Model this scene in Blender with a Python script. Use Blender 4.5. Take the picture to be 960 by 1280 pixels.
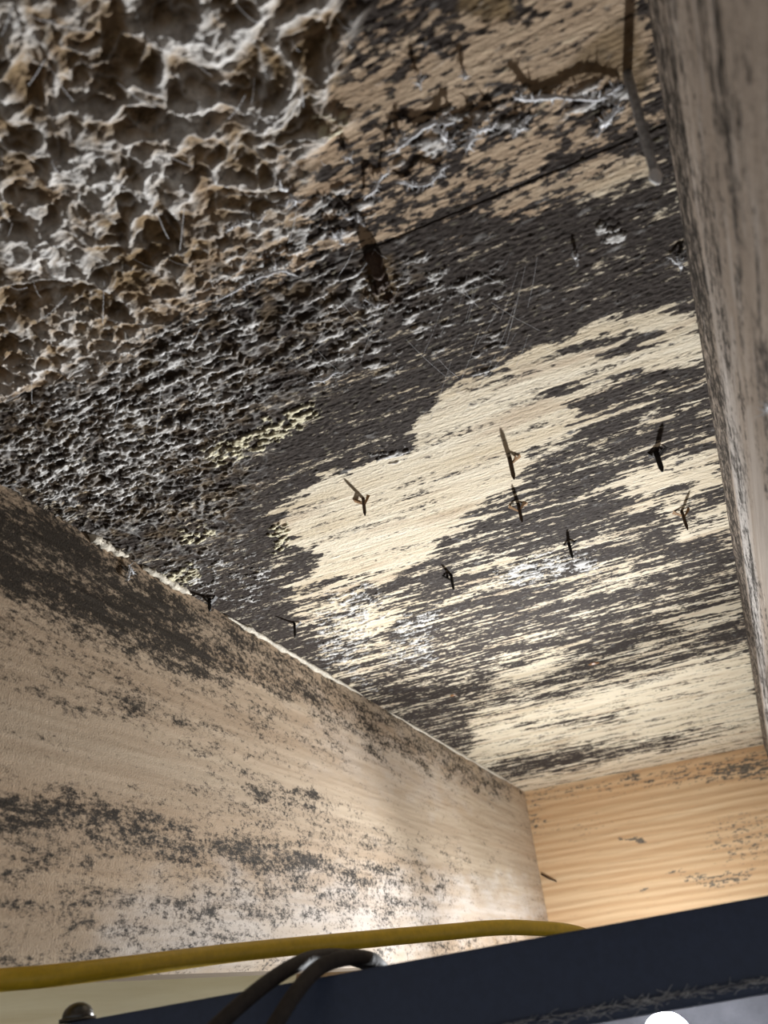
import bpy, bmesh, math, random
import numpy as np
from mathutils import Vector, Matrix

for o in list(bpy.data.objects):
    bpy.data.objects.remove(o)
S = bpy.context.scene
COL = S.collection
random.seed(7)

# ------------------------------------------------------------------ camera
# vanishing points measured in the 960x1280 photograph (joist direction, cross direction)
F = 1051.0
CX, CY = 480.0, 640.0
Yc = np.array([515., 550., F]); Yc /= np.linalg.norm(Yc)
Xc = -np.array([-3231., 1017., F]); Xc -= Yc * Xc.dot(Yc); Xc /= np.linalg.norm(Xc)
Zc = np.cross(Xc, Yc); Zc /= np.linalg.norm(Zc)
if Zc[1] > 0: Zc = -Zc
RW = np.array([Xc, Yc, Zc])              # camera coords (x right, y down, z fwd) -> world
CAMZ = 1.60
HC = 0.2614                              # ceiling underside above the camera
XL, XR, YR = -0.316, 0.043, 1.345        # left joist face, right joist face, rim face
JB = 0.0265                              # underside of joists above the camera
ZCEIL = CAMZ + HC
ZJB = CAMZ + JB

cam_d = bpy.data.cameras.new('camera'); cam = bpy.data.objects.new('camera', cam_d); COL.objects.link(cam)
cam_d.sensor_fit = 'VERTICAL'; cam_d.sensor_height = 36.0; cam_d.lens = F / 1280.0 * 36.0
cam_d.clip_start = 0.01
cx_w, cy_w, cz_w = RW @ np.array([1, 0, 0]), RW @ np.array([0, -1, 0]), RW @ np.array([0, 0, -1])
M = Matrix(((cx_w[0], cy_w[0], cz_w[0], 0), (cx_w[1], cy_w[1], cz_w[1], 0), (cx_w[2], cy_w[2], cz_w[2], CAMZ), (0, 0, 0, 1)))
cam.matrix_world = M
cam_d.dof.use_dof = True; cam_d.dof.focus_distance = 0.55; cam_d.dof.aperture_fstop = 13.0
S.camera = cam

# ------------------------------------------------------------------ world / exposure
w = bpy.data.worlds.new('dim_surroundings'); S.world = w; w.use_nodes = True
w.node_tree.nodes['Background'].inputs[0].default_value = (0.90, 0.94, 1.0, 1)
w.node_tree.nodes['Background'].inputs[1].default_value = 0.40
S.view_settings.view_transform = 'Standard'
S.view_settings.look = 'None'
S.view_settings.exposure = 0.0
S.view_settings.gamma = 1.0
S.view_settings.use_curve_mapping = False

# ------------------------------------------------------------------ pixel helpers
def ray(px, py):
    return RW @ np.array([px - CX, py - CY, F])
def on_ceiling(px, py, dz=0.0):
    r = ray(px, py); k = (HC - dz) / r[2]
    return Vector((r[0] * k, r[1] * k, ZCEIL - dz))
def on_left(px, py, dx=0.0):
    r = ray(px, py); k = (XL + dx) / r[0]
    return Vector((XL + dx, r[1] * k, CAMZ + r[2] * k))
def at_k(px, py, k):                      # k in mm per ray unit
    r = ray(px, py) * k * 0.001
    return Vector((r[0], r[1], CAMZ + r[2]))
def project(P):                           # N x 3 world -> pixel
    q = (P - np.array([0, 0, CAMZ])) @ RW
    z = np.maximum(q[:, 2], 1e-4)
    return CX + F * q[:, 0] / z, CY + F * q[:, 1] / z

# ------------------------------------------------------------------ numpy noise
def _hash(ix, iy, seed):
    h = (ix.astype(np.int64) * 374761393 + iy.astype(np.int64) * 668265263 + seed * 1442695041) & 0xFFFFFFFF
    h = ((h ^ (h >> 13)) * 1274126177) & 0xFFFFFFFF
    h = ((h ^ (h >> 16)) * 2246822519) & 0xFFFFFFFF
    return (h ^ (h >> 15)) & 0xFFFFFFFF
def vnoise(x, y, seed):
    ix = np.floor(x); iy = np.floor(y)
    fx = x - ix; fy = y - iy
    ix = ix.astype(np.int64); iy = iy.astype(np.int64)
    def g(dx, dy):
        a = _hash(ix + dx, iy + dy, seed) * (2 * np.pi / 4294967296.0)
        return np.cos(a) * (fx - dx) + np.sin(a) * (fy - dy)
    ux = fx * fx * fx * (fx * (fx * 6 - 15) + 10); uy = fy * fy * fy * (fy * (fy * 6 - 15) + 10)
    a = g(0, 0); b = g(1, 0); c = g(0, 1); d = g(1, 1)
    return (a + (b - a) * ux + (c - a) * uy + (a - b - c + d) * ux * uy) * 1.5
def fbm(x, y, octv, seed, gain=0.5):
    s = 0; a = 1.0; t = 0
    for i in range(octv):
        s = s + a * vnoise(x, y, seed + i * 17); t += a * a; a *= gain; x = x * 2.03 + 5.1; y = y * 2.03 + 1.7
    return s / math.sqrt(t)
def uni(n):                                # noise -> roughly uniform 0..1
    return 0.5 + 0.5 * np.tanh(n / 0.36)
def cells(x, y, seed):
    ix = np.floor(x).astype(np.int64); iy = np.floor(y).astype(np.int64)
    f1 = np.full(x.shape, 9.0); f2 = np.full(x.shape, 9.0); idv = np.zeros(x.shape)
    for dx in (-1, 0, 1):
        for dy in (-1, 0, 1):
            h = _hash(ix + dx, iy + dy, seed); h2 = _hash(ix + dx, iy + dy, seed + 99)
            px = ix + dx + 0.1 + 0.8 * (h / 4294967296.0); py = iy + dy + 0.1 + 0.8 * (h2 / 4294967296.0)
            d = np.hypot(px - x, py - y)
            nf = d < f1
            f2 = np.where(nf, f1, np.minimum(f2, d)); idv = np.where(nf, (h % 1000) / 1000.0, idv); f1 = np.where(nf, d, f1)
    return f1, f2, idv
def sst(a, b, x):
    t = np.clip((x - a) / (b - a), 0, 1); return t * t * (3 - 2 * t)
def poly_sdf(u, v, P):                     # negative inside
    P = np.array(P, float); n = len(P)
    d = np.full(u.shape, 1e9); ins = np.zeros(u.shape, bool)
    for i in range(n):
        ax, ay = P[i]; bx, by = P[(i + 1) % n]
        ex, ey = bx - ax, by - ay
        t = np.clip(((u - ax) * ex + (v - ay) * ey) / (ex * ex + ey * ey + 1e-9), 0, 1)
        d = np.minimum(d, np.hypot(u - ax - t * ex, v - ay - t * ey))
        if abs(ey) > 1e-9:
            c = ((ay > v) != (by > v)) & (u < ex * (v - ay) / ey + ax)
            ins ^= c
    return np.where(ins, -d, d)
def layers(u, v, base, L):
    D = np.full(u.shape, float(base))
    for P, val, soft in L:
        sd = poly_sdf(u, v, P)
        m = 1 - sst(-soft, soft, sd)
        D = D + (val - D) * m
    return D

# ------------------------------------------------------------------ materials
def new_mat(name):
    m = bpy.data.materials.new(name); m.use_nodes = True
    nt = m.node_tree; b = nt.nodes['Principled BSDF']
    return m, nt, b
def N(nt, typ, **kw):
    n = nt.nodes.new(typ)
    for k, v in kw.items():
        if k in n.inputs: n.inputs[k].default_value = v
        else: setattr(n, k, v)
    return n
def attr(nt, name):
    n = nt.nodes.new('ShaderNodeAttribute'); n.attribute_name = name; return n.outputs['Fac']
def mixc(nt, fac, a, b):
    n = nt.nodes.new('ShaderNodeMix'); n.data_type = 'RGBA'
    for s, val in ((n.inputs[0], fac), (n.inputs[6], a), (n.inputs[7], b)):
        if isinstance(val, bpy.types.NodeSocket): nt.links.new(val, s)
        elif isinstance(val, (int, float)): s.default_value = val
        else: s.default_value = (*val, 1)
    return n.outputs[2]
def math_n(nt, op, a, b=0.0, clamp=False):
    n = nt.nodes.new('ShaderNodeMath'); n.operation = op; n.use_clamp = clamp
    for i, val in enumerate((a, b)):
        if isinstance(val, bpy.types.NodeSocket): nt.links.new(val, n.inputs[i])
        else: n.inputs[i].default_value = val
    return n.outputs[0]
def noise_n(nt, scale, stretch=(1, 1, 1), detail=4, rough=0.6, lo=0.3, hi=0.7, coord='Object', dist=0.0):
    tc = nt.nodes.new('ShaderNodeTexCoord'); mp = nt.nodes.new('ShaderNodeMapping'); mp.inputs['Scale'].default_value = stretch
    nt.links.new(tc.outputs[coord], mp.inputs[0])
    nz = N(nt, 'ShaderNodeTexNoise', Scale=scale, Detail=detail, Roughness=rough, Distortion=dist)
    nt.links.new(mp.outputs[0], nz.inputs['Vector'])
    mr = nt.nodes.new('ShaderNodeMapRange'); mr.inputs['From Min'].default_value = lo; mr.inputs['From Max'].default_value = hi
    nt.links.new(nz.outputs[0], mr.inputs[0])
    return mr.outputs[0]
def bump(nt, b, h, strength, dist):
    n = N(nt, 'ShaderNodeBump', Strength=strength, Distance=dist)
    nt.links.new(h, n.inputs['Height']); nt.links.new(n.outputs[0], b.inputs['Normal'])
def simple(name, c, rough=0.6, metal=0.0, nscale=200, var=0.25, bumpd=0.0003, spec=0.5):
    m, nt, b = new_mat(name)
    f = noise_n(nt, nscale)
    nt.links.new(mixc(nt, f, tuple(x * (1 - var) for x in c), tuple(min(1, x * (1 + var)) for x in c)), b.inputs['Base Color'])
    b.inputs['Roughness'].default_value = rough; b.inputs['Metallic'].default_value = metal
    b.inputs['Specular IOR Level'].default_value = spec
    bump(nt, b, f, 0.4, bumpd)
    return m

def thresh(nt, v, lo, hi):
    mr = nt.nodes.new('ShaderNodeMapRange'); mr.interpolation_type = 'SMOOTHSTEP'
    mr.inputs['From Min'].default_value = lo; mr.inputs['From Max'].default_value = hi
    nt.links.new(v, mr.inputs[0]); return mr.outputs[0]
def ceiling_mat():
    m, nt, b = new_mat('mouldy_plywood')
    g1 = noise_n(nt, 60, (0.12, 1, 1), 6, 0.65, 0.32, 0.68)
    g2 = noise_n(nt, 420, (0.10, 1, 1), 4, 0.6)
    wood = mixc(nt, g1, (0.61, 0.51, 0.36), (0.80, 0.725, 0.58))
    wood = mixc(nt, math_n(nt, 'MULTIPLY', g2, 0.35), wood, (0.50, 0.38, 0.24))
    tan = mixc(nt, g1, (0.34, 0.235, 0.15), (0.54, 0.41, 0.285))
    wood = mixc(nt, attr(nt, 'tan'), wood, tan)
    f = noise_n(nt, 700, (0.5, 1, 1), 3, 0.6)
    dark = mixc(nt, f, (0.024, 0.018, 0.015), (0.060, 0.048, 0.041))
    sp = noise_n(nt, 620, (0.35, 1, 1), 5, 0.7, 0.25, 0.75)
    th = math_n(nt, 'ADD', attr(nt, 'dark'), math_n(nt, 'MULTIPLY', math_n(nt, 'SUBTRACT', sp, 0.5), 0.95))
    col = mixc(nt, thresh(nt, th, 0.36, 0.64), wood, dark)
    fb = noise_n(nt, 150, (1, 1, 1), 5, 0.6)
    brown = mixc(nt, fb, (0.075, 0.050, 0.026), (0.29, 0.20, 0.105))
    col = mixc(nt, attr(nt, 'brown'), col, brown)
    col = mixc(nt, attr(nt, 'deposit'), col, (0.70, 0.64, 0.45))
    fw = noise_n(nt, 500, (1, 1, 1), 3, 0.6)
    white = mixc(nt, fw, (0.52, 0.50, 0.47), (0.84, 0.82, 0.79))
    col = mixc(nt, attr(nt, 'white'), col, white)
    nt.links.new(col, b.inputs['Base Color'])
    b.inputs['Roughness'].default_value = 0.9; b.inputs['Specular IOR Level'].default_value = 0.08
    bump(nt, b, math_n(nt, 'ADD', f, g2), 0.5, 0.0005)
    return m
def joist_mat(name, c1, c2, c3, stretch, dark1=(0.014, 0.011, 0.008), dark2=(0.050, 0.040, 0.031), speck=480, sstretch=(1, 0.5, 1)):
    m, nt, b = new_mat(name)
    g1 = noise_n(nt, 60, stretch, 6, 0.6, 0.3, 0.7)
    g2 = noise_n(nt, 14, stretch, 3, 0.5, 0.35, 0.65)
    wood = mixc(nt, g1, c1, c2)
    wood = mixc(nt, math_n(nt, 'MULTIPLY', g2, 0.55), wood, c3)
    wood = mixc(nt, attr(nt, 'pale'), wood, (0.62, 0.58, 0.55))
    f = noise_n(nt, 900, (1, 1, 1), 3, 0.6)
    sp = noise_n(nt, speck, sstretch, 6, 0.72, 0.26, 0.74)
    sp2 = noise_n(nt, 120, (1, 0.35, 1), 4, 0.6, 0.3, 0.7)
    spm = math_n(nt, 'ADD', math_n(nt, 'MULTIPLY', sp, 0.72), math_n(nt, 'MULTIPLY', sp2, 0.28))
    th = math_n(nt, 'ADD', attr(nt, 'dark'), math_n(nt, 'MULTIPLY', math_n(nt, 'SUBTRACT', spm, 0.5), 1.25))
    fac = math_n(nt, 'MULTIPLY', thresh(nt, th, 0.38, 0.86), 0.98)
    col = mixc(nt, fac, wood, mixc(nt, f, dark1, dark2))
    nt.links.new(col, b.inputs['Base Color'])
    b.inputs['Roughness'].default_value = 0.85; b.inputs['Specular IOR Level'].default_value = 0.08
    bump(nt, b, math_n(nt, 'ADD', g1, f), 0.35, 0.0003)
    return m
MAT = {}
MAT['ply'] = ceiling_mat()
MAT['joist'] = joist_mat('weathered_joist_wood', (0.35, 0.265, 0.185), (0.50, 0.405, 0.30), (0.38, 0.25, 0.15), (1, 0.06, 1))
MAT['joist_r'] = joist_mat('grey_joist_wood', (0.29, 0.23, 0.18), (0.46, 0.38, 0.31), (0.31, 0.245, 0.19), (1, 0.10, 1), speck=420, sstretch=(1, 0.4, 1))
MAT['plain_joist'] = joist_mat('pale_joist_wood', (0.66, 0.54, 0.33), (0.84, 0.74, 0.52), (0.62, 0.52, 0.30), (1, 0.06, 1))

def rim_mat():
    m, nt, b = new_mat('rim_pine')
    tc = nt.nodes.new('ShaderNodeTexCoord'); mp = nt.nodes.new('ShaderNodeMapping'); mp.inputs['Scale'].default_value = (0.10, 1, 1)
    nt.links.new(tc.outputs['Object'], mp.inputs[0])
    wv = N(nt, 'ShaderNodeTexWave', Scale=26.0, Distortion=7.0, Detail=3.0); wv.bands_direction = 'Z'
    wv.inputs['Detail Scale'].default_value = 1.2
    nt.links.new(mp.outputs[0], wv.inputs['Vector'])
    g = noise_n(nt, 40, (0.08, 1, 1), 5, 0.6)
    col = mixc(nt, wv.outputs[0], (0.51, 0.33, 0.18), (0.66, 0.475, 0.285))
    col = mixc(nt, math_n(nt, 'MULTIPLY', g, 0.5), col, (0.55, 0.30, 0.13))
    f = noise_n(nt, 600, (0.3, 1, 1), 3)
    col = mixc(nt, attr(nt, 'dark'), col, mixc(nt, f, (0.07, 0.055, 0.04), (0.20, 0.16, 0.12)))
    nt.links.new(col, b.inputs['Base Color']); b.inputs['Roughness'].default_value = 0.65
    bump(nt, b, wv.outputs[0], 0.3, 0.0004)
    return m
MAT['rim'] = rim_mat()
MAT['rust'] = simple('rusty_nail', (0.055, 0.030, 0.016), 0.7, 0.3, 900, 0.5)
MAT['darknail'] = simple('dark_nail', (0.018, 0.014, 0.012), 0.6, 0.4, 900, 0.4)
MAT['splinter'] = simple('rust_stained_splinter', (0.30, 0.16, 0.055), 0.8, 0, 500, 0.5)
MAT['zinc'] = simple('grey_zinc', (0.36, 0.37, 0.39), 0.5, 0.3, 600, 0.4)
MAT['white'] = simple('white_mycelium', (0.72, 0.72, 0.73), 0.9, 0, 900, 0.15)
MAT['glue'] = simple('beige_adhesive', (0.56, 0.50, 0.40), 0.8, 0, 400, 0.3, 0.001)
MAT['black'] = simple('black_painted_steel', (0.030, 0.044, 0.088), 0.40, 0.0, 300, 0.15, 0.00005)
MAT['bolt'] = simple('dark_bolt_steel', (0.10, 0.095, 0.09), 0.3, 0.9, 300, 0.3)
MAT['yellow'] = simple('yellow_cable_jacket', (0.62, 0.40, 0.02), 0.45, 0, 250, 0.12, 0.0001)
MAT['cable'] = simple('dark_cable_jacket', (0.030, 0.022, 0.018), 0.75, 0, 300, 0.3)
MAT['concrete'] = simple('grey_concrete', (0.085, 0.085, 0.10), 0.9, 0, 30, 0.25, 0.002)
MAT['earth'] = simple('crawlspace_slab', (0.16, 0.14, 0.12), 0.95, 0, 8, 0.35, 0.004)
MAT['grey_plastic'] = simple('dark_lamp_plastic', (0.05, 0.05, 0.055), 0.5, 0, 200, 0.1)
MAT['resin'] = simple('amber_resin', (0.36, 0.15, 0.03), 0.4, 0, 300, 0.4)
m, nt, b = new_mat('lamp_lens')
b.inputs['Base Color'].default_value = (0.9, 0.95, 1, 1)
b.inputs['Emission Color'].default_value = (0.93, 0.97, 1.0, 1); b.inputs['Emission Strength'].default_value = 155.0
MAT['lens'] = m

# ------------------------------------------------------------------ object helpers
def tag(o, label=None, cat=None, group=None, kind=None):
    if label: o['label'] = label
    if cat: o['category'] = cat
    if group: o['group'] = group
    if kind: o['kind'] = kind
    return o
def link(name, me, mat, parent=None, loc=None):
    o = bpy.data.objects.new(name, me); COL.objects.link(o)
    if mat and not me.materials: me.materials.append(mat)
    if loc is not None: o.location = loc
    if parent is not None: o.parent = parent
    return o
def empty(name, loc=(0, 0, 0)):
    o = bpy.data.objects.new(name, None); COL.objects.link(o); o.location = loc; o.empty_display_size = 0.02
    return o
def child(name, me, mat, parent):          # mesh given in world coords
    me.transform(Matrix.Translation(-Vector(parent.location)))
    return link(name, me, mat, parent)
def bm_mesh(name, bm, smooth=True):
    me = bpy.data.meshes.new(name); bmesh.ops.recalc_face_normals(bm, faces=bm.faces[:]); bm.to_mesh(me); bm.free()
    if smooth: me.shade_smooth()
    return me
def bm_box(bm, x0, x1, y0, y1, z0, z1, bev=0.0):
    r = bmesh.ops.create_cube(bm, size=1)
    for v in r['verts']:
        v.co = Vector(((x0 + x1) / 2 + v.co.x * (x1 - x0), (y0 + y1) / 2 + v.co.y * (y1 - y0), (z0 + z1) / 2 + v.co.z * (z1 - z0)))
    if bev:
        es = list({e for v in r['verts'] for e in v.link_edges})
        bmesh.ops.bevel(bm, geom=es, offset=bev, segments=2, affect='EDGES')
def bm_tube(bm, pts, rads, seg=8, cap=True):
    pts = [Vector(p) for p in pts]; n = len(pts)
    if not hasattr(rads, '__len__'): rads = [rads] * n
    rings = []; up = None
    for i, p in enumerate(pts):
        t = (pts[min(i + 1, n - 1)] - pts[max(i - 1, 0)]).normalized()
        if up is None:
            up = t.orthogonal().normalized()
        else:
            up = (up - t * up.dot(t)); up = up.normalized() if up.length > 1e-6 else t.orthogonal().normalized()
        s = t.cross(up)
        rings.append([bm.verts.new(p + (up * math.cos(a) + s * math.sin(a)) * rads[i]) for a in [2 * math.pi * j / seg for j in range(seg)]])
    for a, c in zip(rings[:-1], rings[1:]):
        for j in range(seg):
            bm.faces.new((a[j], a[(j + 1) % seg], c[(j + 1) % seg], c[j]))
    if cap:
        bm.faces.new(rings[0][::-1]); bm.faces.new(rings[-1])
def spline(P, n):
    P = [Vector(p) for p in P]; out = []
    Q = [P[0] * 2 - P[1]] + P + [P[-1] * 2 - P[-2]]
    for i in range(1, len(Q) - 2):
        a, b_, c, d = Q[i - 1:i + 3]
        for j in range(n):
            t = j / n
            out.append(0.5 * ((2 * b_) + (c - a) * t + (2 * a - 5 * b_ + 4 * c - d) * t * t + (3 * b_ - a - 3 * c + d) * t ** 3))
    out.append(P[-1]); return out
def grid_mesh(name, P, nr, nc, attrs, flip=False):
    me = bpy.data.meshes.new(name)
    idx = np.arange(nr * nc).reshape(nr, nc)
    q = np.stack([idx[:-1, :-1], idx[:-1, 1:], idx[1:, 1:], idx[1:, :-1]], -1).reshape(-1, 4)
    if flip: q = q[:, ::-1]
    nq = len(q)
    me.vertices.add(nr * nc); me.vertices.foreach_set('co', np.ascontiguousarray(P, dtype=np.float32).ravel())
    me.loops.add(nq * 4); me.loops.foreach_set('vertex_index', np.ascontiguousarray(q, dtype=np.int32).ravel())
    me.polygons.add(nq); me.polygons.foreach_set('loop_start', np.arange(0, nq * 4, 4, dtype=np.int32))
    me.update(calc_edges=True)
    for k, a in attrs.items():
        at = me.attributes.new(k, 'FLOAT', 'POINT'); at.data.foreach_set('value', np.ascontiguousarray(a, dtype=np.float32))
    me.shade_smooth()
    return me

# ================================================================== CEILING
YSEAM = 0.2275
# --- where the mould lies, traced as outlines on the plywood (photo pixels -> ceiling plane)
CREAM = [(345, 640), (399, 596), (446, 588), (503, 566), (520, 525), (570, 485), (630, 465), (665, 437), (700, 418), (780, 393), (880, 388),
         (895, 460), (850, 466), (760, 468), (715, 498), (735, 522), (690, 548), (665, 568), (655, 590), (612, 622), (625, 648), (580, 668), (500, 715), (440, 726), (388, 722), (402, 696), (376, 682), (350, 662)]
DARK_L = [
    ([(345, 700), (388, 722), (440, 726), (500, 715), (580, 668), (625, 648), (612, 622), (660, 570), (735, 515), (900, 470), (960, 960), (640, 1010), (450, 880), (375, 800)], 0.66, 14),
    (CREAM, 0.055, 9),
    ([(690, 428), (740, 420), (800, 410), (826, 420), (790, 440), (735, 446)], 0.70, 10),
    ([(680, 492), (720, 472), (800, 464), (862, 474), (868, 486), (780, 506), (725, 520), (705, 500)], 0.80, 9),
    ([(660, 568), (680, 550), (740, 530), (800, 524), (885, 545), (890, 556), (830, 574), (780, 578), (735, 602), (690, 612), (650, 604)], 0.86, 9),
    ([(600, 640), (650, 614), (720, 628), (800, 640), (860, 655), (905, 690), (800, 704), (700, 690), (620, 694), (540, 735), (470, 742), (530, 700)], 0.82, 12),
    ([(775, 604), (800, 588), (885, 575), (905, 600), (850, 614), (800, 624)], 0.10, 9),
    ([(830, 640), (912, 625), (918, 670), (860, 672)], 0.30, 10),
    ([(375, 735), (430, 728), (445, 740), (400, 765), (372, 770)], 0.30, 10),
    ([(425, 775), (470, 755), (505, 752), (490, 785), (440, 800)], 0.22, 10),
    ([(520, 735), (720, 715), (915, 700), (925, 790), (760, 835), (560, 850), (470, 850), (480, 790)], 0.80, 20),
    ([(840, 770), (925, 740), (930, 775), (850, 800)], 0.35, 14),
    ([(880, 790), (935, 770), (938, 815), (890, 820)], 0.85, 8),
    ([(575, 908), (620, 890), (690, 878), (740, 862), (850, 832), (940, 812), (965, 930), (840, 958), (655, 1000), (600, 970)], 0.12, 12),
    ([(600, 850), (640, 830), (720, 820), (700, 845), (620, 862)], 0.30, 10),
    ([(590, 968), (640, 946), (700, 934), (780, 928), (850, 918), (928, 904), (850, 931), (760, 952), (690, 964), (630, 976)], 0.88, 7),
    ([(640, 905), (760, 892), (800, 882), (770, 900), (660, 915)], 0.55, 7),
    ([(440, 870), (560, 850), (584, 890), (596, 935), (575, 952), (500, 905)], 0.86, 10),
    # near sheet
    ([(-200, -200), (1000, -200), (1000, 150), (800, 163), (480, 298), (380, 340), (0, 505), (-200, 590)], 0.60, 2),
    ([(600, 262), (660, 232), (800, 185), (840, 205), (700, 250), (640, 275)], 0.32, 12),
    ([(700, 235), (760, 200), (820, 190), (820, 225), (740, 240)], 0.30, 10),
    ([(490, 100), (600, 40), (800, -20), (800, 105), (700, 115), (640, 100), (580, 130), (470, 150)], 0.22, 16),
    ([(380, 170), (440, 110), (500, 95), (520, 125), (450, 170), (390, 215)], 0.20, 16),
    ([(580, 190), (680, 150), (790, 135), (800, 160), (620, 235)], 0.40, 14),
    ([(410, 20), (540, -10), (560, 25), (470, 60), (430, 50)], 0.85, 14),
]
FUNGUS = [(-300, -300), (430, -300), (425, 60), (415, 150), (360, 215), (350, 290), (280, 330), (200, 400), (130, 455), (0, 490), (-300, 560)]
MIDBUMP = [(-300, 300), (250, 330), (430, 330), (520, 360), (420, 450), (330, 520), (300, 640), (250, 700), (-300, 640)]

def sheet(y0, y1, seed):
    ys = [y0]
    while ys[-1] < y1:
        ys.append(ys[-1] + min(0.0019, 0.00045 + 0.0011 * max(0, ys[-1] - 0.1)))
    ys[-1] = y1
    ys = np.array(ys); xs = np.arange(XL - 0.001, XR + 0.0015, 0.00062)
    nr, nc = len(ys), len(xs)
    X, Y = np.meshgrid(xs, ys); x = X.ravel(); y = Y.ravel()
    P = np.stack([x, y, np.full(x.shape, ZCEIL)], 1)
    u, v = project(P)
    far = sst(0.15, 0.9, y)
    # ragged outlines: warp along the grain (x) and a little across
    wx = fbm(x * 30, y * 90, 4, 3); wy = fbm(x * 40, y * 120, 4, 11)
    uw = u + wx * 16; vw = v + wy * 11
    D = layers(uw, vw, 1.03, DARK_L)
    n = fbm(x * 34 + 0.15 * wy, y * 260, 5, 21, 0.62)
    n2 = fbm(x * 180, y * 420, 3, 31)
    nn = uni(n * 0.85 + n2 * 0.40)
    n3 = fbm(x * 11, y * 75, 3, 33)
    nn = uni(n * 0.75 + n2 * 0.25 + n3 * 0.55)
    nr_ = 1 - sst(YSEAM - 0.002, YSEAM + 0.03, y)
    nb = uni(0.65 * fbm(x * 70 + 3, y * 150, 5, 35, 0.65) + 0.55 * n2)
    nn = nn + (nb - nn) * 0.75 * nr_
    dark = np.clip(0.5 + 1.1 * (D - nn), 0, 1)
    # fungus carpet on the near sheet
    fz = 1 - sst(-30, 35, poly_sdf(u + wx * 25, v + wy * 25, FUNGUS))
    mid = (1 - sst(-50, 50, poly_sdf(u + wx * 20, v + wy * 20, MIDBUMP))) * (1 - fz)
    qx = x + 0.004 * fbm(x * 90, y * 90, 3, 41); qy = y + 0.004 * fbm(x * 90, y * 90, 3, 43)
    big = sst(0.02, 0.20, 0.24 - y)                                   # larger hollows nearest the viewer
    f1, f2, cid = cells(qx * 92, qy * 100, 51)
    g1, g2, gid = cells(qx * 200, qy * 230, 61)
    r1 = np.exp(-np.maximum(f2 - f1, 0) / 0.16); r2 = np.exp(-np.maximum(g2 - g1, 0) / 0.20)
    lump = fbm(x * 70, y * 70, 4, 71)
    ax = x + 0.006 * fbm(x * 45, y * 45, 3, 45); ay = y + 0.006 * fbm(x * 45, y * 45, 3, 47)
    v1 = 1 - np.minimum(np.abs(fbm(ax * 40, ay * 46, 2, 171, 0.4)) * 2.0, 1)       # big veins
    v2 = 1 - np.minimum(np.abs(fbm(ax * 95, ay * 105, 2, 173, 0.4)) * 1.9, 1)      # small veins
    soft = np.exp(-np.maximum(f2 - f1, 0) / 0.30)
    low = 1 - sst(0.17, 0.215, y + 0.02 * wx)                                       # veins nearest, scalloped lumps toward the seam
    patch = fbm(x * 30, y * 34, 3, 101)
    vein = np.maximum(v1 ** 1.5, 0.75 * v2 ** 2)
    h_f = (0.0042 * v1 ** 1.3 + 0.0014 * v2 ** 1.6) * (0.35 + 0.65 * low) + 0.0034 * soft * (0.5 + 0.8 * cid) * (0.35 + 0.65 * (1 - low)) + 0.0020 * lump + 0.0005 * fbm(x * 260, y * 260, 3, 73)
    m1, m2, mid_id = cells(qx * 210, qy * 300, 81)
    v3 = 1 - np.minimum(np.abs(fbm(ax * 75, ay * 105, 3, 181, 0.5)) * 2.0, 1)
    h_m = 0.0009 * v3 ** 1.3 + 0.0010 * fbm(x * 45, y * 60, 2, 85) + 0.00055 * fbm(x * 330, y * 420, 3, 83)
    h_d = 0.00045 * fbm(x * 260, y * 620, 3, 91) * dark
    h_g = (0.00008 + 0.0002 * far) * fbm(x * 40, y * 500, 3, 93)
    h = fz * h_f + mid * h_m + h_d + h_g
    # white mycelium on ridges and as veils
    fld = 0.85 * vein * (0.5 + 0.5 * low) + 0.45 * soft * (1 - 0.6 * low) + 0.30 * patch + 0.22 * fbm(x * 130, y * 140, 4, 103)
    wht = fz * sst(0.22, 1.10, fld + 0.05) * 0.86
    wz = layers(u + wx * 10, v + wy * 10, 0.0, [
        ([(140, 420), (300, 380), (330, 470), (260, 560), (180, 640), (60, 640), (0, 560), (60, 470)], 0.30, 40),
        ([(380, 340), (520, 320), (600, 350), (560, 420), (440, 480), (370, 480)], 0.17, 30),
        ([(480, 250), (430, 300), (350, 340), (260, 370), (280, 330), (400, 240)], 0.35, 20),
        ([(480, 200), (560, 140), (780, 100), (790, 130), (640, 150), (540, 200)], 0.30, 16),
        ([(620, 712), (680, 695), (742, 690), (745, 712), (690, 722), (640, 728)], 0.55, 8),
        ([(500, 772), (545, 765), (540, 785), (500, 790)], 0.40, 8),
        ([(400, 745), (470, 730), (480, 760), (440, 830), (470, 860), (400, 820)], 0.25, 14),
        ([(500, 790), (540, 790), (540, 825), (480, 830)], 0.25, 10),
        ([(295, 680), (345, 720), (320, 760), (230, 740), (190, 700), (230, 690)], 0.14, 14),
        ([(455, 570), (500, 560), (515, 565), (470, 580)], 0.30, 6),
        ([(745, 283), (772, 283), (775, 296), (748, 298)], 0.75, 6),
        ([(600, 335), (640, 330), (620, 480), (585, 470)], 0.10, 10)])
    nw = uni(fbm(x * 75, y * 210, 5, 111, 0.65)); netw = np.exp(-np.maximum(m2 - m1, 0) / 0.10)
    wht = np.maximum(wht, sst(-0.06, 0.10, wz - nw * (1.15 - 0.45 * netw)) * 0.80)
    wht = np.maximum(wht, mid * 0.30 * sst(0.55, 1.0, v3 + 0.30 * fbm(x * 35, y * 45, 3, 183)))
    dp = layers(u + wx * 8, v + wy * 8, 0.0, [
        ([(255, 560), (300, 545), (350, 520), (395, 505), (400, 520), (345, 550), (300, 570), (262, 576)], 0.55, 9),
        ([(225, 668), (260, 660), (262, 672), (232, 678)], 0.65, 5), ([(338, 660), (362, 655), (365, 685), (345, 690)], 0.5, 5),
        ([(395, 150), (430, 135), (425, 160), (400, 170)], 0.6, 8), ([(205, 720), (240, 705), (250, 722), (220, 735)], 0.5, 6)])
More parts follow.
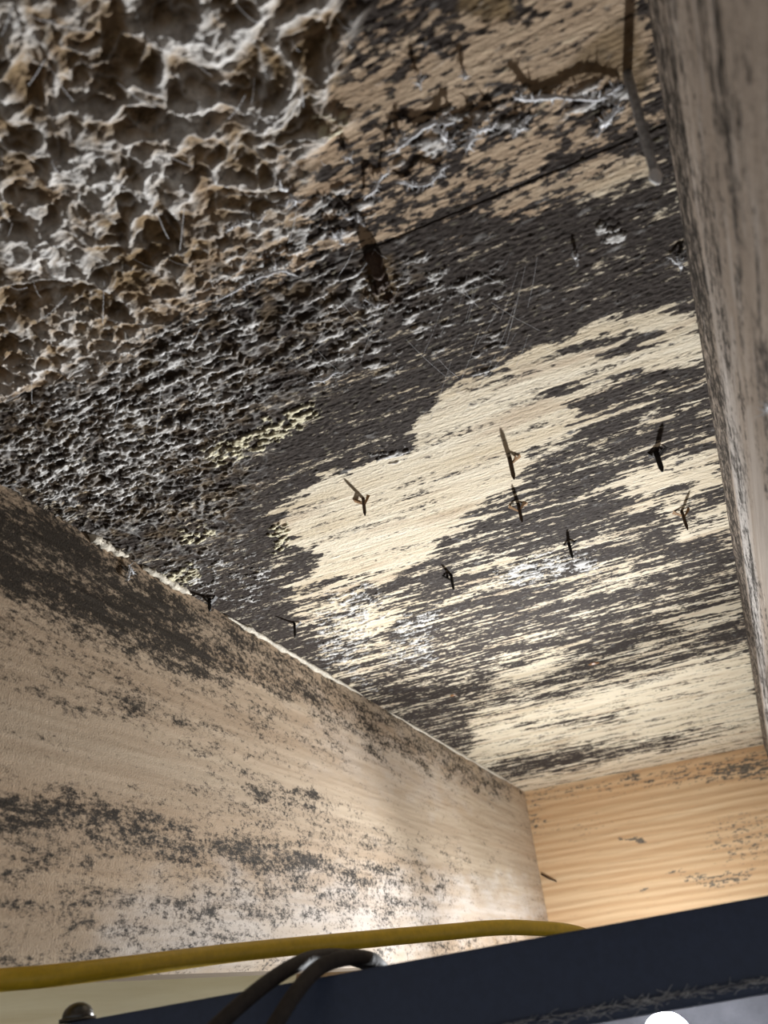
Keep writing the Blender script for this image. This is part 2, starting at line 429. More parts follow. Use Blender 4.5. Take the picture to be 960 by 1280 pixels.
    dep = sst(-0.05, 0.1, dp - uni(fbm(x * 140, y * 330, 4, 121)))
    h += 0.0010 * dep + 0.0012 * wht * (1 - fz)
    brown = fz * np.clip(0.60 + 0.6 * fbm(x * 30, y * 30, 3, 131) + 0.3 * (1 - r1), 0, 1) * 0.92
    br2 = layers(u + wx * 12, v + wy * 12, 0.0, [([(560, -30), (640, -30), (645, 15), (605, 28), (570, 15)], 0.95, 8), ([(745, 40), (790, 20), (806, 60), (800, 130), (780, 100), (750, 95), (690, 100)], 0.75, 12),  # second outline: shadow band by the long nail, painted brown into the plywood
                                                 ([(450, 330), (490, 320), (500, 365), (470, 385), (452, 365)], 0.7, 10), ([(655, 100), (720, 90), (700, 112), (660, 118)], 0.6, 8)])  # last outline: cast shadow of the long mould streak, painted as brown
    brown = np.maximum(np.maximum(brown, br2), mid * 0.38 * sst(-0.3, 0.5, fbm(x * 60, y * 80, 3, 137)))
    near = 1 - sst(YSEAM - 0.001, YSEAM + 0.03, y)
    tan = np.clip(near * 0.95 + 0.5 * sst(0.1, 0.7, fbm(x * 12, y * 60, 4, 141)) + 0.35 * sst(1.15, 1.34, y), 0, 1)
    # edge of each sheet turns up into the seam
    z = ZCEIL - np.maximum(h, -0.001)
    P[:, 2] = z
    P = P.reshape(nr, nc, 3)
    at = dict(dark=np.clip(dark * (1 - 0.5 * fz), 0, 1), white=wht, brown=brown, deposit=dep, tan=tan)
    # add a turned-up edge row at the seam side
    row = 0 if y0 > 0.1 else nr - 1
    e = P[row].copy(); e[:, 2] = ZCEIL + 0.012
    if row == 0: P = np.concatenate([e[None], P]); at = {k: np.concatenate([a[:nc], a]) for k, a in at.items()}
    else: P = np.concatenate([P, e[None]]); at = {k: np.concatenate([a, a[-nc:]]) for k, a in at.items()}
    return grid_mesh('plywood_sheet', P.reshape(-1, 3), nr + 1, nc, at, flip=True)

ceil = empty('ceiling', (0, 0, ZCEIL)); tag(ceil, 'mouldy plywood subfloor seen from below between two joists', None, None, 'structure')
def to_parent(me, par):
    me.transform(Matrix.Translation(-Vector(par.location)))
o = link('plywood_sheet', sheet(-0.02, YSEAM - 0.0005, 1), MAT['ply'], ceil); to_parent(o.data, ceil)
o['label'] = 'near plywood sheet carpeted in brown and white fungus'
o = link('plywood_sheet', sheet(YSEAM + 0.0005, YR + 0.002, 2), MAT['ply'], ceil); to_parent(o.data, ceil)
o['label'] = 'cream plywood sheet blotched with charcoal mould'
bm = bmesh.new(); bm_box(bm, -1.4, 1.2, -1.2, YR + 0.04, ZCEIL + 0.0125, ZCEIL + 0.03)
bm_box(bm, -1.4, XL - 0.001, -1.2, YR + 0.04, ZCEIL, ZCEIL + 0.0125); bm_box(bm, XR + 0.001, 1.2, -1.2, YR + 0.04, ZCEIL, ZCEIL + 0.0125)
bm_box(bm, XL - 0.001, XR + 0.001, -1.2, -0.02, ZCEIL, ZCEIL + 0.0125)
o = child('subfloor_backing', bm_mesh('subfloor_backing', bm, False), MAT['ply'], ceil)

# ================================================================== JOISTS
def face_grid(name, y0, y1, dy, dz, xface, attr_fn, mat_key, rough):
    ys = np.arange(y0, y1 + dy, dy); zs = np.arange(ZJB, ZCEIL + dz, dz); zs[-1] = ZCEIL; ys[-1] = y1
    Y, Z = np.meshgrid(ys, zs, indexing='ij'); y = Y.ravel(); z = Z.ravel()
    P = np.stack([np.full(y.shape, xface), y, z], 1)
    u, v = project(P)
    at, h = attr_fn(u, v, y, z)
    sgn = 1 if xface < 0 else -1
    edge = np.minimum(z - ZJB, ZCEIL - z); rnd = 0.004 * (1 - sst(0, 0.005, z - ZJB))
    P[:, 0] += sgn * (h * sst(0, 0.004, edge) - rnd)
    return grid_mesh(name, P, len(ys), len(zs), at, flip=(xface < 0) is False)
LEFT_L = [
    ([(-50, 600), (110, 660), (200, 730), (290, 775), (345, 815), (330, 850), (230, 830), (130, 800), (40, 745), (-50, 735)], 0.80, 30),
    ([(200, 730), (290, 775), (450, 872), (560, 940), (640, 985), (620, 1000), (500, 940), (380, 880), (260, 830)], 0.52, 16),
    ([(-50, 850), (60, 870), (170, 905), (260, 960), (160, 985), (60, 975), (-50, 955)], 0.04, 25),
    ([(300, 950), (500, 960), (640, 1020), (670, 1080), (560, 1060), (420, 1010)], 0.06, 25),
    ([(-50, 985), (110, 1000), (250, 1035), (380, 1065), (520, 1098), (500, 1112), (340, 1095), (200, 1065), (90, 1040), (-50, 1035)], 0.60, 16),
    ([(310, 985), (400, 985), (420, 1010), (330, 1005)], 0.50, 10),
    ([(80, 1105), (330, 1095), (430, 1110), (300, 1180), (120, 1170), (60, 1140)], 0.37, 25),
    ([(280, 1095), (470, 1100), (560, 1120), (440, 1150), (300, 1140)], 0.42, 20),
    ([(60, 880), (150, 870), (200, 905), (190, 915), (80, 895)], 0.40, 8),
    ([(550, 1000), (655, 995), (690, 1160), (560, 1160), (600, 1080)], 0.08, 20),
]
def left_attr(u, v, y, z):
    wx = fbm(y * 25, z * 60, 4, 203); wy = fbm(y * 25, z * 60, 4, 207)
    D = layers(u + wx * 26, v + wy * 16, 0.30, LEFT_L)
    D = np.clip(D * 0.88 + 0.19 + 0.18 * fbm(y * 14, z * 110, 3, 213) + 0.10 * fbm(y * 90, z * 200, 3, 211), 0, 1.1)
    pale = layers(u + wx * 30, v + wy * 30, 0.0, [([(150, 1120), (450, 1090), (640, 1110), (690, 1150), (480, 1200), (100, 1220)], 0.55, 35), ([(380, 880), (620, 980), (560, 1010), (420, 960)], 0.25, 30)])
    pale = pale * (0.5 + 0.5 * uni(fbm(y * 15, z * 90, 4, 217)))
    h = 0.0003 * fbm(y * 12, z * 200, 3, 219) + 0.00006 * fbm(y * 300, z * 300, 2, 223)
    return dict(dark=D, pale=pale), h
RIGHT_W = 0.0
def right_attr(u, v, y, z):
    d = ZCEIL - z                                            # distance below the plywood
    wx = fbm(y * 8, z * 60, 4, 303)
    band = 1 - sst(0.030, 0.038, d + 0.004 * wx)             # grey stain band along the plywood
    lite = sst(0.033, 0.040, d) * (1 - sst(0.052, 0.075, d)) * sst(0.20, 0.50, y)
    D = 0.46 + 0.32 * fbm(y * 14, z * 110, 4, 305) + 0.14 * lite
    dark = D * (1 - 0.65 * band)
    dark = np.maximum(dark, band * (0.72 + 0.25 * fbm(y * 60, z * 900, 3, 317)))
    dark = np.maximum(dark, 0.75 * sst(0.20, 0.6, fbm(y * 5, z * 180, 3, 319)))
    pale = 0.95 * lite + 0.2 * sst(0.1, 0.6, fbm(y * 20, z * 200, 3, 321))
    sm = layers(u + wx * 4, v, 0.0, [([(932, 512), (938, 508), (952, 580), (966, 660), (966, 790), (945, 690), (936, 600)], 1.0, 6)])
    dark = dark * (1 - 0.75 * sm); pale = np.maximum(pale * (1 - sm), 0.25 * sm)
    h = 0.0004 * fbm(y * 10, z * 300, 3, 331) + 0.00008 * fbm(y * 200, z * 400, 2, 333)
    return dict(dark=np.clip(dark, 0, 1), pale=np.clip(pale, 0, 1)), h
def joist(face_mesh, mat, body_x0, body_x1, label, drop=0.0):
    e = empty('floor_joist', ((body_x0 + body_x1) / 2, 0.3, ZJB)); tag(e, label, 'joist', 'floor joists')
    if face_mesh: child('joist_face', face_mesh, mat, e)
    bm = bmesh.new(); bm_box(bm, body_x0, body_x1, -1.1, YR - 0.0205, ZJB - drop, ZCEIL - 0.0003, 0.003)
    child('joist_body', bm_mesh('joist_body', bm, False), mat, e)
    return e
fm = face_grid('joist_face', 0.12, YR - 0.0005, 0.0013, 0.0010, XL, left_attr, 'joist', 0)
joist(fm, MAT['joist'], XL - 0.0385, XL - 0.0015, 'tan floor joist speckled with mould running above the yellow cable')
fm = face_grid('joist_face', -0.05, YR - 0.0005, 0.0011, 0.0010, XR, right_attr, 'joist_r', 0)
joist(fm, MAT['joist_r'], XR + 0.0015, XR + 0.0385, 'grey-brown floor joist with black specks beside the long grey nail')
joist(None, MAT['plain_joist'], -0.760, -0.722, 'pale yellowish joist seen through the gap beneath the yellow cable', 0.035)

# rim board
xs = np.arange(XL, XR + 0.0015, 0.0015); zs = np.arange(ZJB, ZCEIL, 0.0015); zs[-1] = ZCEIL
Xg, Zg = np.meshgrid(xs, zs, indexing='ij'); x = Xg.ravel(); z = Zg.ravel()
P = np.stack([x, np.full(x.shape, YR), z], 1); u, v = project(P)
wx = fbm(x * 20, z * 60, 4, 401); wy = fbm(x * 20, z * 60, 4, 403)
D = layers(u + wx * 20, v + wy * 8, 0.0, [
    ([(655, 985), (760, 975), (850, 955), (965, 935), (965, 968), (900, 978), (800, 985), (700, 998)], 0.34, 10),
    ([(900, 955), (965, 950), (965, 970), (905, 972)], 0.75, 8),
    ([(780, 968), (800, 966), (800, 974), (780, 974)], 0.8, 5),
    ([(640, 990), (680, 990), (690, 1040), (660, 1040)], 0.30, 12),
    ([(880, 1030), (965, 1015), (965, 1075), (900, 1080)], 0.28, 14),
    ([(840, 1094), (930, 1088), (930, 1104), (850, 1106)], 0.5, 7),
    ([(783, 1046), (795, 1046), (795, 1054), (783, 1054)], 0.95, 3),
    ([(804, 1107), (816, 1107), (816, 1115), (804, 1115)], 0.95, 3),
    ([(700, 1035), (740, 1020), (780, 1030), (730, 1050)], 0.15, 12)])
nz = uni(0.7 * fbm(x * 60, z * 300, 4, 411, 0.65) + 0.3 * fbm(x * 250, z * 400, 2, 413))
dk = sst(-0.1, 0.25, D - nz)
P[:, 1] -= 0.0004 * fbm(x * 12, z * 260, 3, 421)
rb = empty('rim_board', ((XL + XR) / 2, YR, ZJB)); tag(rb, 'warm orange pine rim board closing the far end of the joist bay', 'board')
child('board_face', grid_mesh('board_face', P, len(xs), len(zs), dict(dark=dk), flip=False), MAT['rim'], rb)
bm = bmesh.new(); bm_box(bm, -1.4, 1.2, YR + 0.0015, YR + 0.04, ZJB, ZCEIL - 0.0003)
child('board_body', bm_mesh('board_body', bm, False), MAT['rim'], rb)

# foundation wall + floor
bm = bmesh.new(); bm_box(bm, -1.4, 1.2, YR - 0.02, YR + 0.2, 0.0, ZJB - 0.0005)
tag(link('wall_far', bm_mesh('wall_far', bm, False), MAT['concrete']), 'grey concrete foundation wall under the rim board', None, None, 'structure')
bm = bmesh.new(); bm_box(bm, -2.5, 2.5, -2.5, YR + 0.2, -0.1, 0.0)
tag(link('floor', bm_mesh('floor', bm, False), MAT['earth']), 'dark crawlspace floor slab', None, None, 'structure')

# ================================================================== BLACK BEAM
A = at_k(960, 1119, 0.290); B = at_k(190, 1260, 0.310)
d = (A - B).normalized()
nrm = Vector((d.y, -d.x, 0)).normalized()             # faces the viewer
upv = nrm.cross(d).normalized()
if upv.z < 0: upv = -upv
P0 = B + d * ((-0.80 - B.x) / d.x); P1 = B + d * ((0.125 - B.x) / d.x)
beam = empty('black_beam', P0); tag(beam, 'smooth black steel channel crossing below the joists in front of the lamp', 'beam')
prof = [(0, 0), (0.0, -0.0250), (0.004, -0.0258), (0.004, -0.0292), (0, -0.0298), (-0.022, -0.0298), (-0.022, -0.0275), (-0.004, -0.0275), (-0.004, -0.004), (-0.030, -0.004), (-0.030, 0)]
bm = bmesh.new()
ra = [bm.verts.new(P0 + nrm * a + upv * c) for a, c in prof]; rc = [bm.verts.new(P1 + nrm * a + upv * c) for a, c in prof]
n_ = len(prof)
for i in range(n_): bm.faces.new((ra[i], ra[(i + 1) % n_], rc[(i + 1) % n_], rc[i]))
bm.faces.new(ra); bm.faces.new(rc[::-1])
bmesh.ops.recalc_face_normals(bm, faces=bm.faces[:])
bmesh.ops.bevel(bm, geom=[e for e in bm.edges if abs((e.verts[0].co - e.verts[1].co).normalized().dot(d)) > 0.99], offset=0.0007, segments=2, affect='EDGES')
child('channel', bm_mesh('channel', bm, False), MAT['black'], beam)
# domed bolt standing on top of the channel
bp = at_k(88, 1284, 0.318)
t = (bp - P0).dot(d); bp = P0 + d * t - nrm * 0.012
bm = bmesh.new()
bmesh.ops.create_uvsphere(bm, u_segments=20, v_segments=10, radius=0.0062)
for vv in bm.verts: vv.co.z = max(vv.co.z, -0.001) * 0.85
bmesh.ops.create_cone(bm, cap_ends=True, segments=20, radius1=0.0072, radius2=0.0072, depth=0.0016, matrix=Matrix.Translation((0, 0, -0.001)))
bmesh.ops.transform(bm, matrix=Matrix.Translation(bp + Vector((0, 0, 0.0022))), verts=bm.verts)
child('bolt', bm_mesh('bolt', bm), MAT['bolt'], beam)

# fine cobweb fluff on the lower lip
bm = bmesh.new(); rr = random.Random(5)
for i in range(420):
    q = rr.random() ** 0.8
    px = 640 + 320 * q; 
    s = (at_k(px, 1281 - (px - 645) * 0.184, 0.30) - P0).dot(d)
    base = P0 + d * s + upv * (-0.0262 + rr.uniform(-0.0012, 0.0012)) + nrm * rr.uniform(0.002, 0.0045)
    pts = [base]; L = rr.uniform(0.001, 0.006)
    dr = (d * rr.choice((-1, 1)) + upv * rr.uniform(-0.25, 0.35) + nrm * rr.uniform(0, 0.2)).normalized()
    for j in range(4):
        dr = (dr + Vector((rr.uniform(-.3, .3), rr.uniform(-.3, .3), rr.uniform(-.3, .3)))).normalized(); pts.append(pts[-1] + dr * L / 4)
    bm_tube(bm, pts, rr.choice((0.00006, 0.00009)), 3, False)
o = link('cobweb_fluff', bm_mesh('cobweb_fluff', bm), MAT['white'])
tag(o, 'wispy white cobweb fluff along the lower lip of the black beam', 'cobweb', None, 'stuff')

# ================================================================== CABLES
def cable(name, P, r, mat, label, group=None, sub=8, squash=None):
    bm = bmesh.new(); bm_tube(bm, spline(P, sub), r, 14)
    o = link(name, bm_mesh(name, bm), mat); return tag(o, label, 'cable', group)
Pz = [Vector((-0.345, -0.30, CAMZ + 0.012)), Vector((-0.325, -0.05, CAMZ + 0.015)), Vector((-0.310, 0.15, CAMZ + 0.018)), at_k(-40, 1229, 0.307), at_k(60, 1220, 0.325), at_k(160, 1208, 0.348), at_k(300, 1190, 0.39), at_k(450, 1175, 0.425), at_k(560, 1165, 0.45), at_k(615, 1160, 0.465),
      at_k(660, 1160, 0.48), at_k(720, 1166, 0.50), at_k(800, 1190, 0.52), Vector((0.02, 0.68, CAMZ + 0.012)), Vector((0.35, 0.78, CAMZ + 0.018)), Vector((0.7, 0.85, CAMZ + 0.02))]
cable('yellow_cable', Pz, 0.0043, MAT['yellow'], 'yellow sheathed cable strung across below the left joist')
cable('dark_cable', [at_k(215, 1340, 0.262), at_k(275, 1279, 0.276), at_k(327, 1234, 0.290), at_k(368, 1207, 0.305), at_k(400, 1196, 0.325), at_k(440, 1198, 0.345), at_k(470, 1220, 0.36), at_k(480, 1300, 0.37)], 0.0029, MAT['cable'],
      'dark brown cable looping over the black beam nearest its bolt', 'dark cables over the beam')
cable('dark_cable', [at_k(310, 1340, 0.262), at_k(345, 1279, 0.276), at_k(372, 1238, 0.288), at_k(397, 1211, 0.300), at_k(425, 1199, 0.308), at_k(452, 1197, 0.318), at_k(472, 1205, 0.330), at_k(484, 1230, 0.34), at_k(490, 1300, 0.34)], 0.0029, MAT['cable'],
      'dark brown cable arching over the black beam, farther from its bolt', 'dark cables over the beam')

# ================================================================== LAMP
LP = Vector((-0.155, 1.123, CAMZ - 0.068))
lamp = empty('work_light', (LP.x, LP.y, 0.0)); tag(lamp, 'glaring white work lamp shining up from under the black beam', 'lamp')
bm = bmesh.new(); bmesh.ops.create_uvsphere(bm, u_segments=28, v_segments=14, radius=0.027)
bmesh.ops.transform(bm, matrix=Matrix.Translation(LP), verts=bm.verts)
child('lens', bm_mesh('lens', bm), MAT['lens'], lamp)
bm = bmesh.new(); bm_tube(bm, [LP + Vector((0, 0, -z_)) for z_ in (0.016, 0.03, 0.05, 0.09, 0.10)], [0.029, 0.030, 0.026, 0.022, 0.012], 24)
child('housing', bm_mesh('housing', bm), MAT['grey_plastic'], lamp)
bm = bmesh.new(); bm_tube(bm, [LP + Vector((0, 0, -0.098)), Vector((LP.x, LP.y, 0.012))], 0.009, 16)
child('pole', bm_mesh('pole', bm), MAT['grey_plastic'], lamp)
bm = bmesh.new(); bm_tube(bm, [(LP.x, LP.y, 0.0005), (LP.x, LP.y, 0.012), (LP.x, LP.y, 0.018)], [0.13, 0.125, 0.03], 32)
child('base', bm_mesh('base', bm), MAT['grey_plastic'], lamp)
sp_d = bpy.data.lights.new('lamp_beam', 'SPOT'); sp_d.energy = 50; sp_d.color = (0.95, 0.975, 1.0); sp_d.spot_size = math.radians(66); sp_d.spot_blend = 1.0; sp_d.shadow_soft_size = 0.012
sp = bpy.data.objects.new('lamp_beam', sp_d); COL.objects.link(sp)
AIM = Vector((0.0, -0.955, 0.28)).normalized()
sp.location = LP + AIM * 0.034 - Vector(lamp.location); sp.rotation_euler = AIM.to_track_quat('-Z', 'Y').to_euler(); sp.parent = lamp
sw_d = sp_d.copy(); sw_d.energy = 7; sw_d.spot_size = math.radians(150)          # spill around the hot beam
sw = bpy.data.objects.new('lamp_spill', sw_d); COL.objects.link(sw); sw.location = sp.location; sw.rotation_euler = sp.rotation_euler; sw.parent = lamp

# ================================================================== NAILS
def nail(px, py, length, mat, label, r=0.0011, lean=(0, 0), splint=0, seed=1, group='nails poking through the plywood'):
    rr = random.Random(seed)
    b = on_ceiling(px, py)
    e = empty('nail', b); tag(e, label, 'nail', group)
    tip = Vector((lean[0], lean[1], -length))
    bm = bmesh.new(); bm_tube(bm, [(0, 0, 0.004), tip * 0.5, tip * 0.8, tip], [r, r, r * 0.95, r * 0.35], 8)
    link('shaft', bm_mesh('shaft', bm), mat, e)
    for i in range(splint):
        a = rr.choice((0.0, math.pi)) + rr.uniform(-0.5, 0.5); L = rr.uniform(0.004, 0.0075); wd = rr.uniform(0.0012, 0.0024)
        dv = Vector((math.cos(a), math.sin(a), 0)); sd = Vector((-dv.y, dv.x, 0))
        drop = -rr.uniform(0.0025, 0.0055)
        bm = bmesh.new()
        far_ = dv * L + Vector((0, 0, 0.0005)); near_ = dv * 0.0006 + Vector((0, 0, drop))
        vs = [bm.verts.new(p) for p in (far_ + sd * wd, far_ - sd * wd, near_ - sd * wd * 0.4, near_ + sd * wd * 0.4)]
        vt = [bm.verts.new(p.co + Vector((0, 0, 0.0007)) + dv * 0.0004) for p in vs]
        bm.faces.new(vs); bm.faces.new(vt[::-1])
        for k in range(4): bm.faces.new((vs[k], vt[k], vt[(k + 1) % 4], vs[(k + 1) % 4]))
        link('splinter', bm_mesh('splinter', bm, False), MAT['splinter'] if mat is MAT['rust'] else MAT['darknail'], e)
    return e
nail(454, 623, 0.0120, MAT['rust'], 'rusty nail with splayed splinters on the left half of the cream patch', splint=4, seed=2)
nail(637, 573, 0.0145, MAT['rust'], 'rusty nail with brown splinter in the cream patch beside a charcoal blotch', r=0.0013, splint=2, seed=3)
nail(648, 631, 0.0130, MAT['rust'], 'short rusty nail where cream plywood meets the charcoal streaks', splint=3, seed=5)
nail(820, 565, 0.0140, MAT['darknail'], 'thick black nail with dark splinter above a small cream island', r=0.0016, splint=4, seed=8)
nail(852, 639, 0.0145, MAT['rust'], 'thin rusty nail with a brown splinter close to the grey-brown joist', splint=2, seed=11)
nail(711, 679, 0.0120, MAT['darknail'], 'dark nail just above the bluish white mould smear', splint=2, seed=14)
nail(564, 719, 0.0120, MAT['darknail'], 'dark nail with black splinter below the big cream patch', splint=3, seed=17)
nail(368, 779, 0.0120, MAT['darknail'], 'bare dark nail close to the white adhesive line on the tan joist', splint=1, seed=19)
nail(262, 748, 0.0100, MAT['darknail'], 'black nail with wide splinter touching the tan joist edge', r=0.0014, splint=5, seed=23)
# big fungus-wrapped nail by the seam
b0 = on_ceiling(466, 322)
e = empty('wrapped_nail', b0); tag(e, 'thick dark brown nail wrapped in fungus beside the plywood seam', 'nail')
bm = bmesh.new(); bm_tube(bm, [(0, 0, 0.003), (0.001, 0, -0.004), (0.0005, 0.001, -0.006), (0.001, 0.0015, -0.009), (0.001, 0.002, -0.011)], [0.0042, 0.0030, 0.0022, 0.0026, 0.0008], 12)
link('shaft', bm_mesh('shaft', bm), MAT['rust'], e)
for k, (px, py, r_) in enumerate(((478, 352, 0.0030), (470, 362, 0.0024), (486, 372, 0.0022))):
    c = on_ceiling(px, py, 0.003) - b0
    bm = bmesh.new(); bmesh.ops.create_icosphere(bm, subdivisions=3, radius=r_)
    for vv in bm.verts: vv.co *= 1 + 0.35 * math.sin(vv.co.x * 2100 + k) * math.sin(vv.co.y * 1900)
    bmesh.ops.transform(bm, matrix=Matrix.Translation(c), verts=bm.verts)
    link('fungus_lump', bm_mesh('fungus_lump', bm), MAT['rust'], e)
# long grey nail beside the right joist
b0 = on_ceiling(784, 92); b0.x = min(b0.x, XR - 0.006)
rt = ray(820, 222)
# tip: on the pixel ray, 45 mm below the plywood
kt = (HC - 0.043) / rt[2]; tip = Vector((rt[0] * kt, rt[1] * kt, ZCEIL - 0.043))
e = empty('long_nail', b0); tag(e, 'long grey galvanised nail hanging down beside the grey-brown joist', 'nail')
bm = bmesh.new(); tv = tip - b0
bm_tube(bm, [tv * -0.08, tv * 0.3, tv * 0.7, tv * 0.94, tv], [0.0017, 0.0016, 0.0016, 0.0015, 0.0008], 12)
link('shaft', bm_mesh('shaft', bm), MAT['zinc'], e)
bm = bmesh.new(); bmesh.ops.create_icosphere(bm, subdivisions=3, radius=0.0021)
for vv in bm.verts:
    vv.co.z *= 1.7
    if vv.co.z < 0: vv.co.x *= 1 - abs(vv.co.z) * 110; vv.co.y *= 1 - abs(vv.co.z) * 110
bmesh.ops.transform(bm, matrix=Matrix.Translation(tv + Vector((0, 0, 0.0005))), verts=bm.verts)
o = link('mould_droplet', bm_mesh('mould_droplet', bm), MAT['white'], e); o['label'] = 'whitish droplet on the nail tip'

# ================================================================== WHITE TUFTS, STRANDS, GLUE
def tuft(lines, seed, wid, label, group='white cottony mould tufts', name='mould_tuft', cat='mould', conv=on_ceiling):
    rr = random.Random(seed); bm = bmesh.new(); c0 = conv(*lines[0][0])
    for ln in lines:
        base = [conv(*p) for p in ln]
        if len(base) == 1: base.append(base[0] + Vector((0.002, 0, 0)))
        sp_ = spline(base, 6); n = len(sp_)
        pts = []; rad = []
        for i, p in enumerate(sp_):
            t = i / (n - 1)
            off = Vector((rr.gauss(0, 1), rr.gauss(0, 1), 0)) * wid * 0.25
            if conv is on_ceiling: off += Vector((0, 0, -0.0022 - 0.0012 * math.sin(t * 9 + seed)))
            else: off += Vector((0.0015, 0, 0))
            pts.append(p + off); rad.append(max(0.0001, wid * (0.25 + 0.75 * math.sin(math.pi * min(1, 0.12 + t * 0.8))) * rr.uniform(0.55, 1.0)))
        rad[0] *= 0.3; rad[-1] *= 0.2
        bm_tube(bm, pts, rad, 7)
        for i in range(1, n - 1):                       # feathered side wisps
            for s in range(3):
                a = rr.uniform(0, 2 * math.pi); L = wid * rr.uniform(1.2, 4.2)
                dv = Vector((math.cos(a), math.sin(a), rr.uniform(-0.5, 0.9))).normalized()
                q = pts[i] + dv * L * 0.55 + Vector((0, 0, rr.uniform(-1, 1) * wid * 0.4)); q2 = pts[i] + dv * L
                bm_tube(bm, [pts[i], q, q2], [rad[i] * 0.55, rad[i] * 0.28, 0.00005], 5, False)
    me = bm_mesh(name, bm); me.transform(Matrix.Translation(-c0))
    o = link(name, me, MAT['white'], None, c0)
    return tag(o, label, cat, group)
TL = 'small white cottony mould tuft clinging to the plywood near the seam'
T = [([[(485, 190), (512, 166), (545, 150), (566, 146)], [(545, 152), (558, 172), (562, 182)]], 0.0011),
     ([[(580, 182), (590, 166), (606, 156), (620, 147)], [(598, 160), (586, 152)]], 0.0010),
     ([[(640, 112), (665, 121), (700, 117), (745, 116), (775, 104)]], 0.0011),
     ([[(745, 166), (755, 146), (774, 126)]], 0.0012),
     ([[(495, 225), (520, 226), (545, 216), (556, 204)]], 0.0009),
     ([[(455, 246), (470, 226), (486, 208)]], 0.0008),
     ([[(425, 262), (440, 268), (456, 276)], [(448, 272), (446, 262)]], 0.0006),
     ([[(414, 285), (422, 292), (430, 300)], [(422, 292), (428, 284)]], 0.0008),
     ([[(265, 370), (300, 356), (330, 341), (350, 331), (372, 343)], [(340, 336), (344, 322)]], 0.0007),
     ([[(640, 165), (648, 155), (657, 144)]], 0.0008),
     ([[(452, 372), (468, 376), (472, 384)], [(484, 372), (490, 360)]], 0.0006),
     ([[(385, 476), (410, 466), (428, 461)]], 0.0009),
     ([[(715, 310), (718, 318), (720, 326)]], 0.0006),
     ([[(345, 218), (360, 235), (374, 246)], [(372, 244), (352, 250)]], 0.0012),
     ([[(290, 275), (312, 272), (332, 266)], [(305, 274), (280, 282)]], 0.0010),
     ([[(498, 176), (505, 160)], [(430, 195), (440, 188)]], 0.0007),
     ([[(520, 92), (524, 100)], [(578, 95), (580, 82)]], 0.0008),
     ([[(835, 318), (846, 322), (852, 312)], [(846, 322), (850, 332)]], 0.0008)]
TLAB = {0: 'forked white mould tuft with a downward prong in the row near the seam', 1: 'branching white mould tuft between the forked tuft and the lone short tuft', 2: 'long wavy white mould streak leading to the long grey nail',
        3: 'white drooping mould tuft just beside the long grey nail', 4: 'curved white boat-shaped mould flake close above the seam', 8: 'long thin white mould branch at the edge of the brown fungus',
        10: 'white mould wisp hugging the fungus-wrapped nail', 12: 'tiny lone white mould speck on the charcoal plywood past the seam', 17: 'small white mould star against the grey-brown joist', 11: 'faint white mould smear on charcoal plywood below the wrapped nail'}
for i, (ln, wd) in enumerate(T):
    tuft(ln, 31 + i, wd, TLAB.get(i, TL))
def on_right(px, py):
    r = ray(px, py); k = (XR - 0.003) / r[0]
    return Vector((XR - 0.003, r[1] * k, CAMZ + r[2] * k))
tuft([[(952, 512), (962, 508)], [(955, 505), (957, 518)]], 91, 0.0012, 'white fluff ball stuck on the side of the grey-brown joist', None, conv=on_right)
tuft([[(160, 706), (159, 718), (157, 728)], [(160, 712), (165, 718)]], 77, 0.0008, 'single white mould wisp on the upper edge of the tan joist', None, conv=on_left)

# hair-thin strands across the fungus
bm = bmesh.new(); rr = random.Random(9)
for i in range(60):
    px, py = rr.uniform(-20, 440), rr.uniform(-20, 500)
    if px + py * 0.75 > 560: continue
    a = rr.uniform(0, math.pi); L = rr.uniform(12, 60)
    p0 = on_ceiling(px, py); p1 = on_ceiling(px + math.cos(a) * L, py + math.sin(a) * L)
    z0, z1 = -rr.uniform(0.003, 0.007), -rr.uniform(0.003, 0.007)
    pts = [p0 + (p1 - p0) * t + Vector((0, 0, z0 + (z1 - z0) * t - 0.0015 * math.sin(math.pi * t))) for t in (0, .25, .5, .75, 1)]
    bm_tube(bm, pts, rr.choice((0.00007, 0.0001, 0.00016)), 3, False)
for i in range(34):                                     # cobweb threads over the charcoal mould
    px, py = rr.uniform(380, 680), rr.uniform(310, 460); a = rr.choice((0.6, 0.7, 1.9, 2.0)) + rr.uniform(-.2, .2); L = rr.uniform(20, 80)
    p0 = on_ceiling(px, py, 0.0015); p1 = on_ceiling(px + math.cos(a) * L, py + math.sin(a) * L, 0.0015)
    bm_tube(bm, [p0, (p0 + p1) / 2 + Vector((0, 0, -0.001)), p1], 0.00007, 3, False)
o = link('mycelium_strands', bm_mesh('mycelium_strands', bm), MAT['white'])
tag(o, 'hair-thin white fungal strands stretched over the brown fungus', 'mould', None, 'stuff')

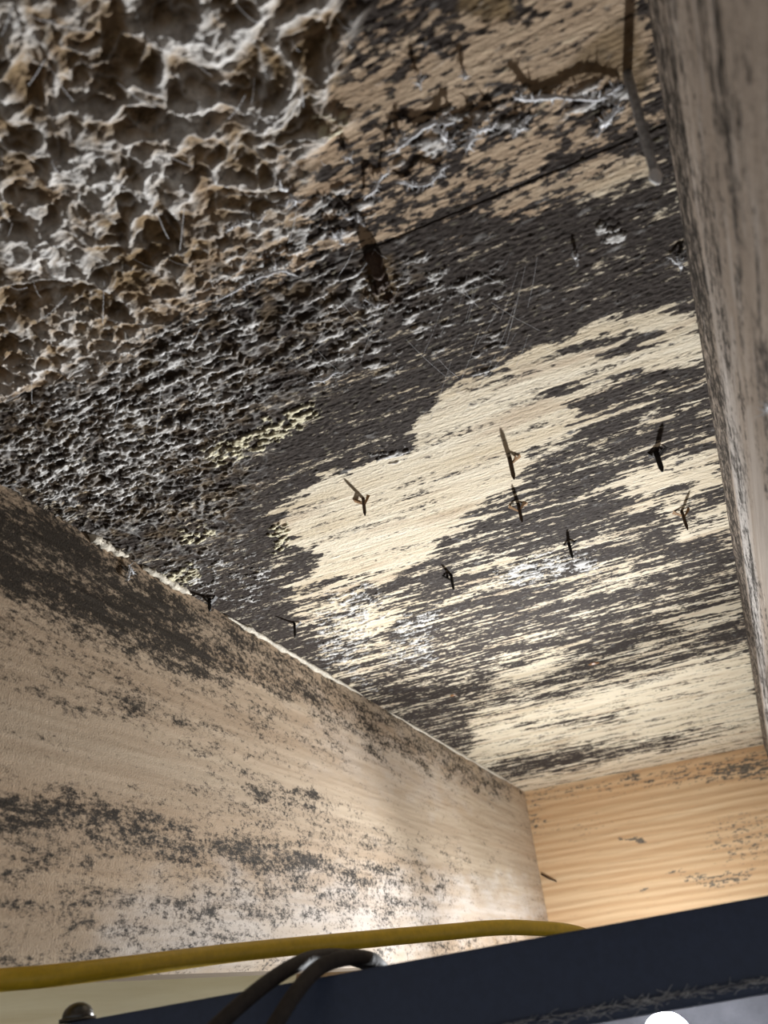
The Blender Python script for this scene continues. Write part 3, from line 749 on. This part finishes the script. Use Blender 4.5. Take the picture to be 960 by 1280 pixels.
def glue(pxs, r0, label, seed):
    rr = random.Random(seed); bm = bmesh.new()
    pts = spline([on_ceiling(*p) for p in pxs], 10); n = len(pts)
    pts = [Vector((max(p.x, XL + 0.0008), p.y, ZCEIL - 0.0008)) + Vector((rr.uniform(0, r0 * 0.5), 0, rr.uniform(-r0, 0) * 0.3)) for p in pts]
    rad = [r0 * rr.uniform(0.5, 1.15) * (0.25 + 0.75 * min(1, 6 * min(i, n - 1 - i) / n)) for i in range(n)]
    bm_tube(bm, pts, rad, 9)
    c0 = pts[0].copy(); me = bm_mesh('adhesive_bead', bm); me.transform(Matrix.Translation(-c0))
    tag(link('adhesive_bead', me, MAT['glue'], None, c0), label, 'glue', 'adhesive beads along the joist')
glue([(104, 668), (125, 678), (158, 694)], 0.0032, 'short beige adhesive bead on the tan joist above the white wisp', 1)
glue([(176, 706), (205, 722), (238, 742)], 0.0026, 'beige adhesive bead on the tan joist between white wisp and black nail', 2)
glue([(280, 768), (340, 803), (400, 838), (452, 868)], 0.0024, 'long whitish adhesive bead along the tan joist below the bare dark nail', 3)
glue([(480, 888), (540, 922), (600, 956), (645, 982)], 0.0017, 'thin adhesive bead in the far corner of the tan joist', 4)
# bent rusty nail where the tan joist meets the rim board
def on_rim(px, py, dy=0.0):
    r = ray(px, py); k = (YR - dy) / r[1]
    return Vector((r[0] * k, YR - dy, CAMZ + r[2] * k))
c0 = on_rim(677, 1093, 0.002); bm = bmesh.new()
bm_tube(bm, [on_rim(677, 1093, 0.0) - c0, on_rim(679, 1094, 0.004) - c0, on_rim(686, 1098, 0.005) - c0, on_rim(696, 1102, 0.003) - c0], [0.0014, 0.0014, 0.0013, 0.0008], 8)
tag(link('bent_nail', bm_mesh('bent_nail', bm), MAT['rust'], None, c0), 'bent rusty nail in the corner of tan joist and orange rim board', 'nail')
# small flecks
for px, py, lab in ((742, 829, 'small amber resin fleck on the streaky plywood'), (566, 869, 'tiny brown resin fleck by the dark corner of plywood')):
    bm = bmesh.new(); bmesh.ops.create_icosphere(bm, subdivisions=2, radius=0.004 if px > 700 else 0.0028)
    for vv in bm.verts: vv.co.z *= 0.3; vv.co.x *= 1.2 + 0.4 * math.sin(vv.co.y * 900)
    tag(link('resin_fleck', bm_mesh('resin_fleck', bm), MAT['resin'], None, on_ceiling(px, py)), lab, 'resin')
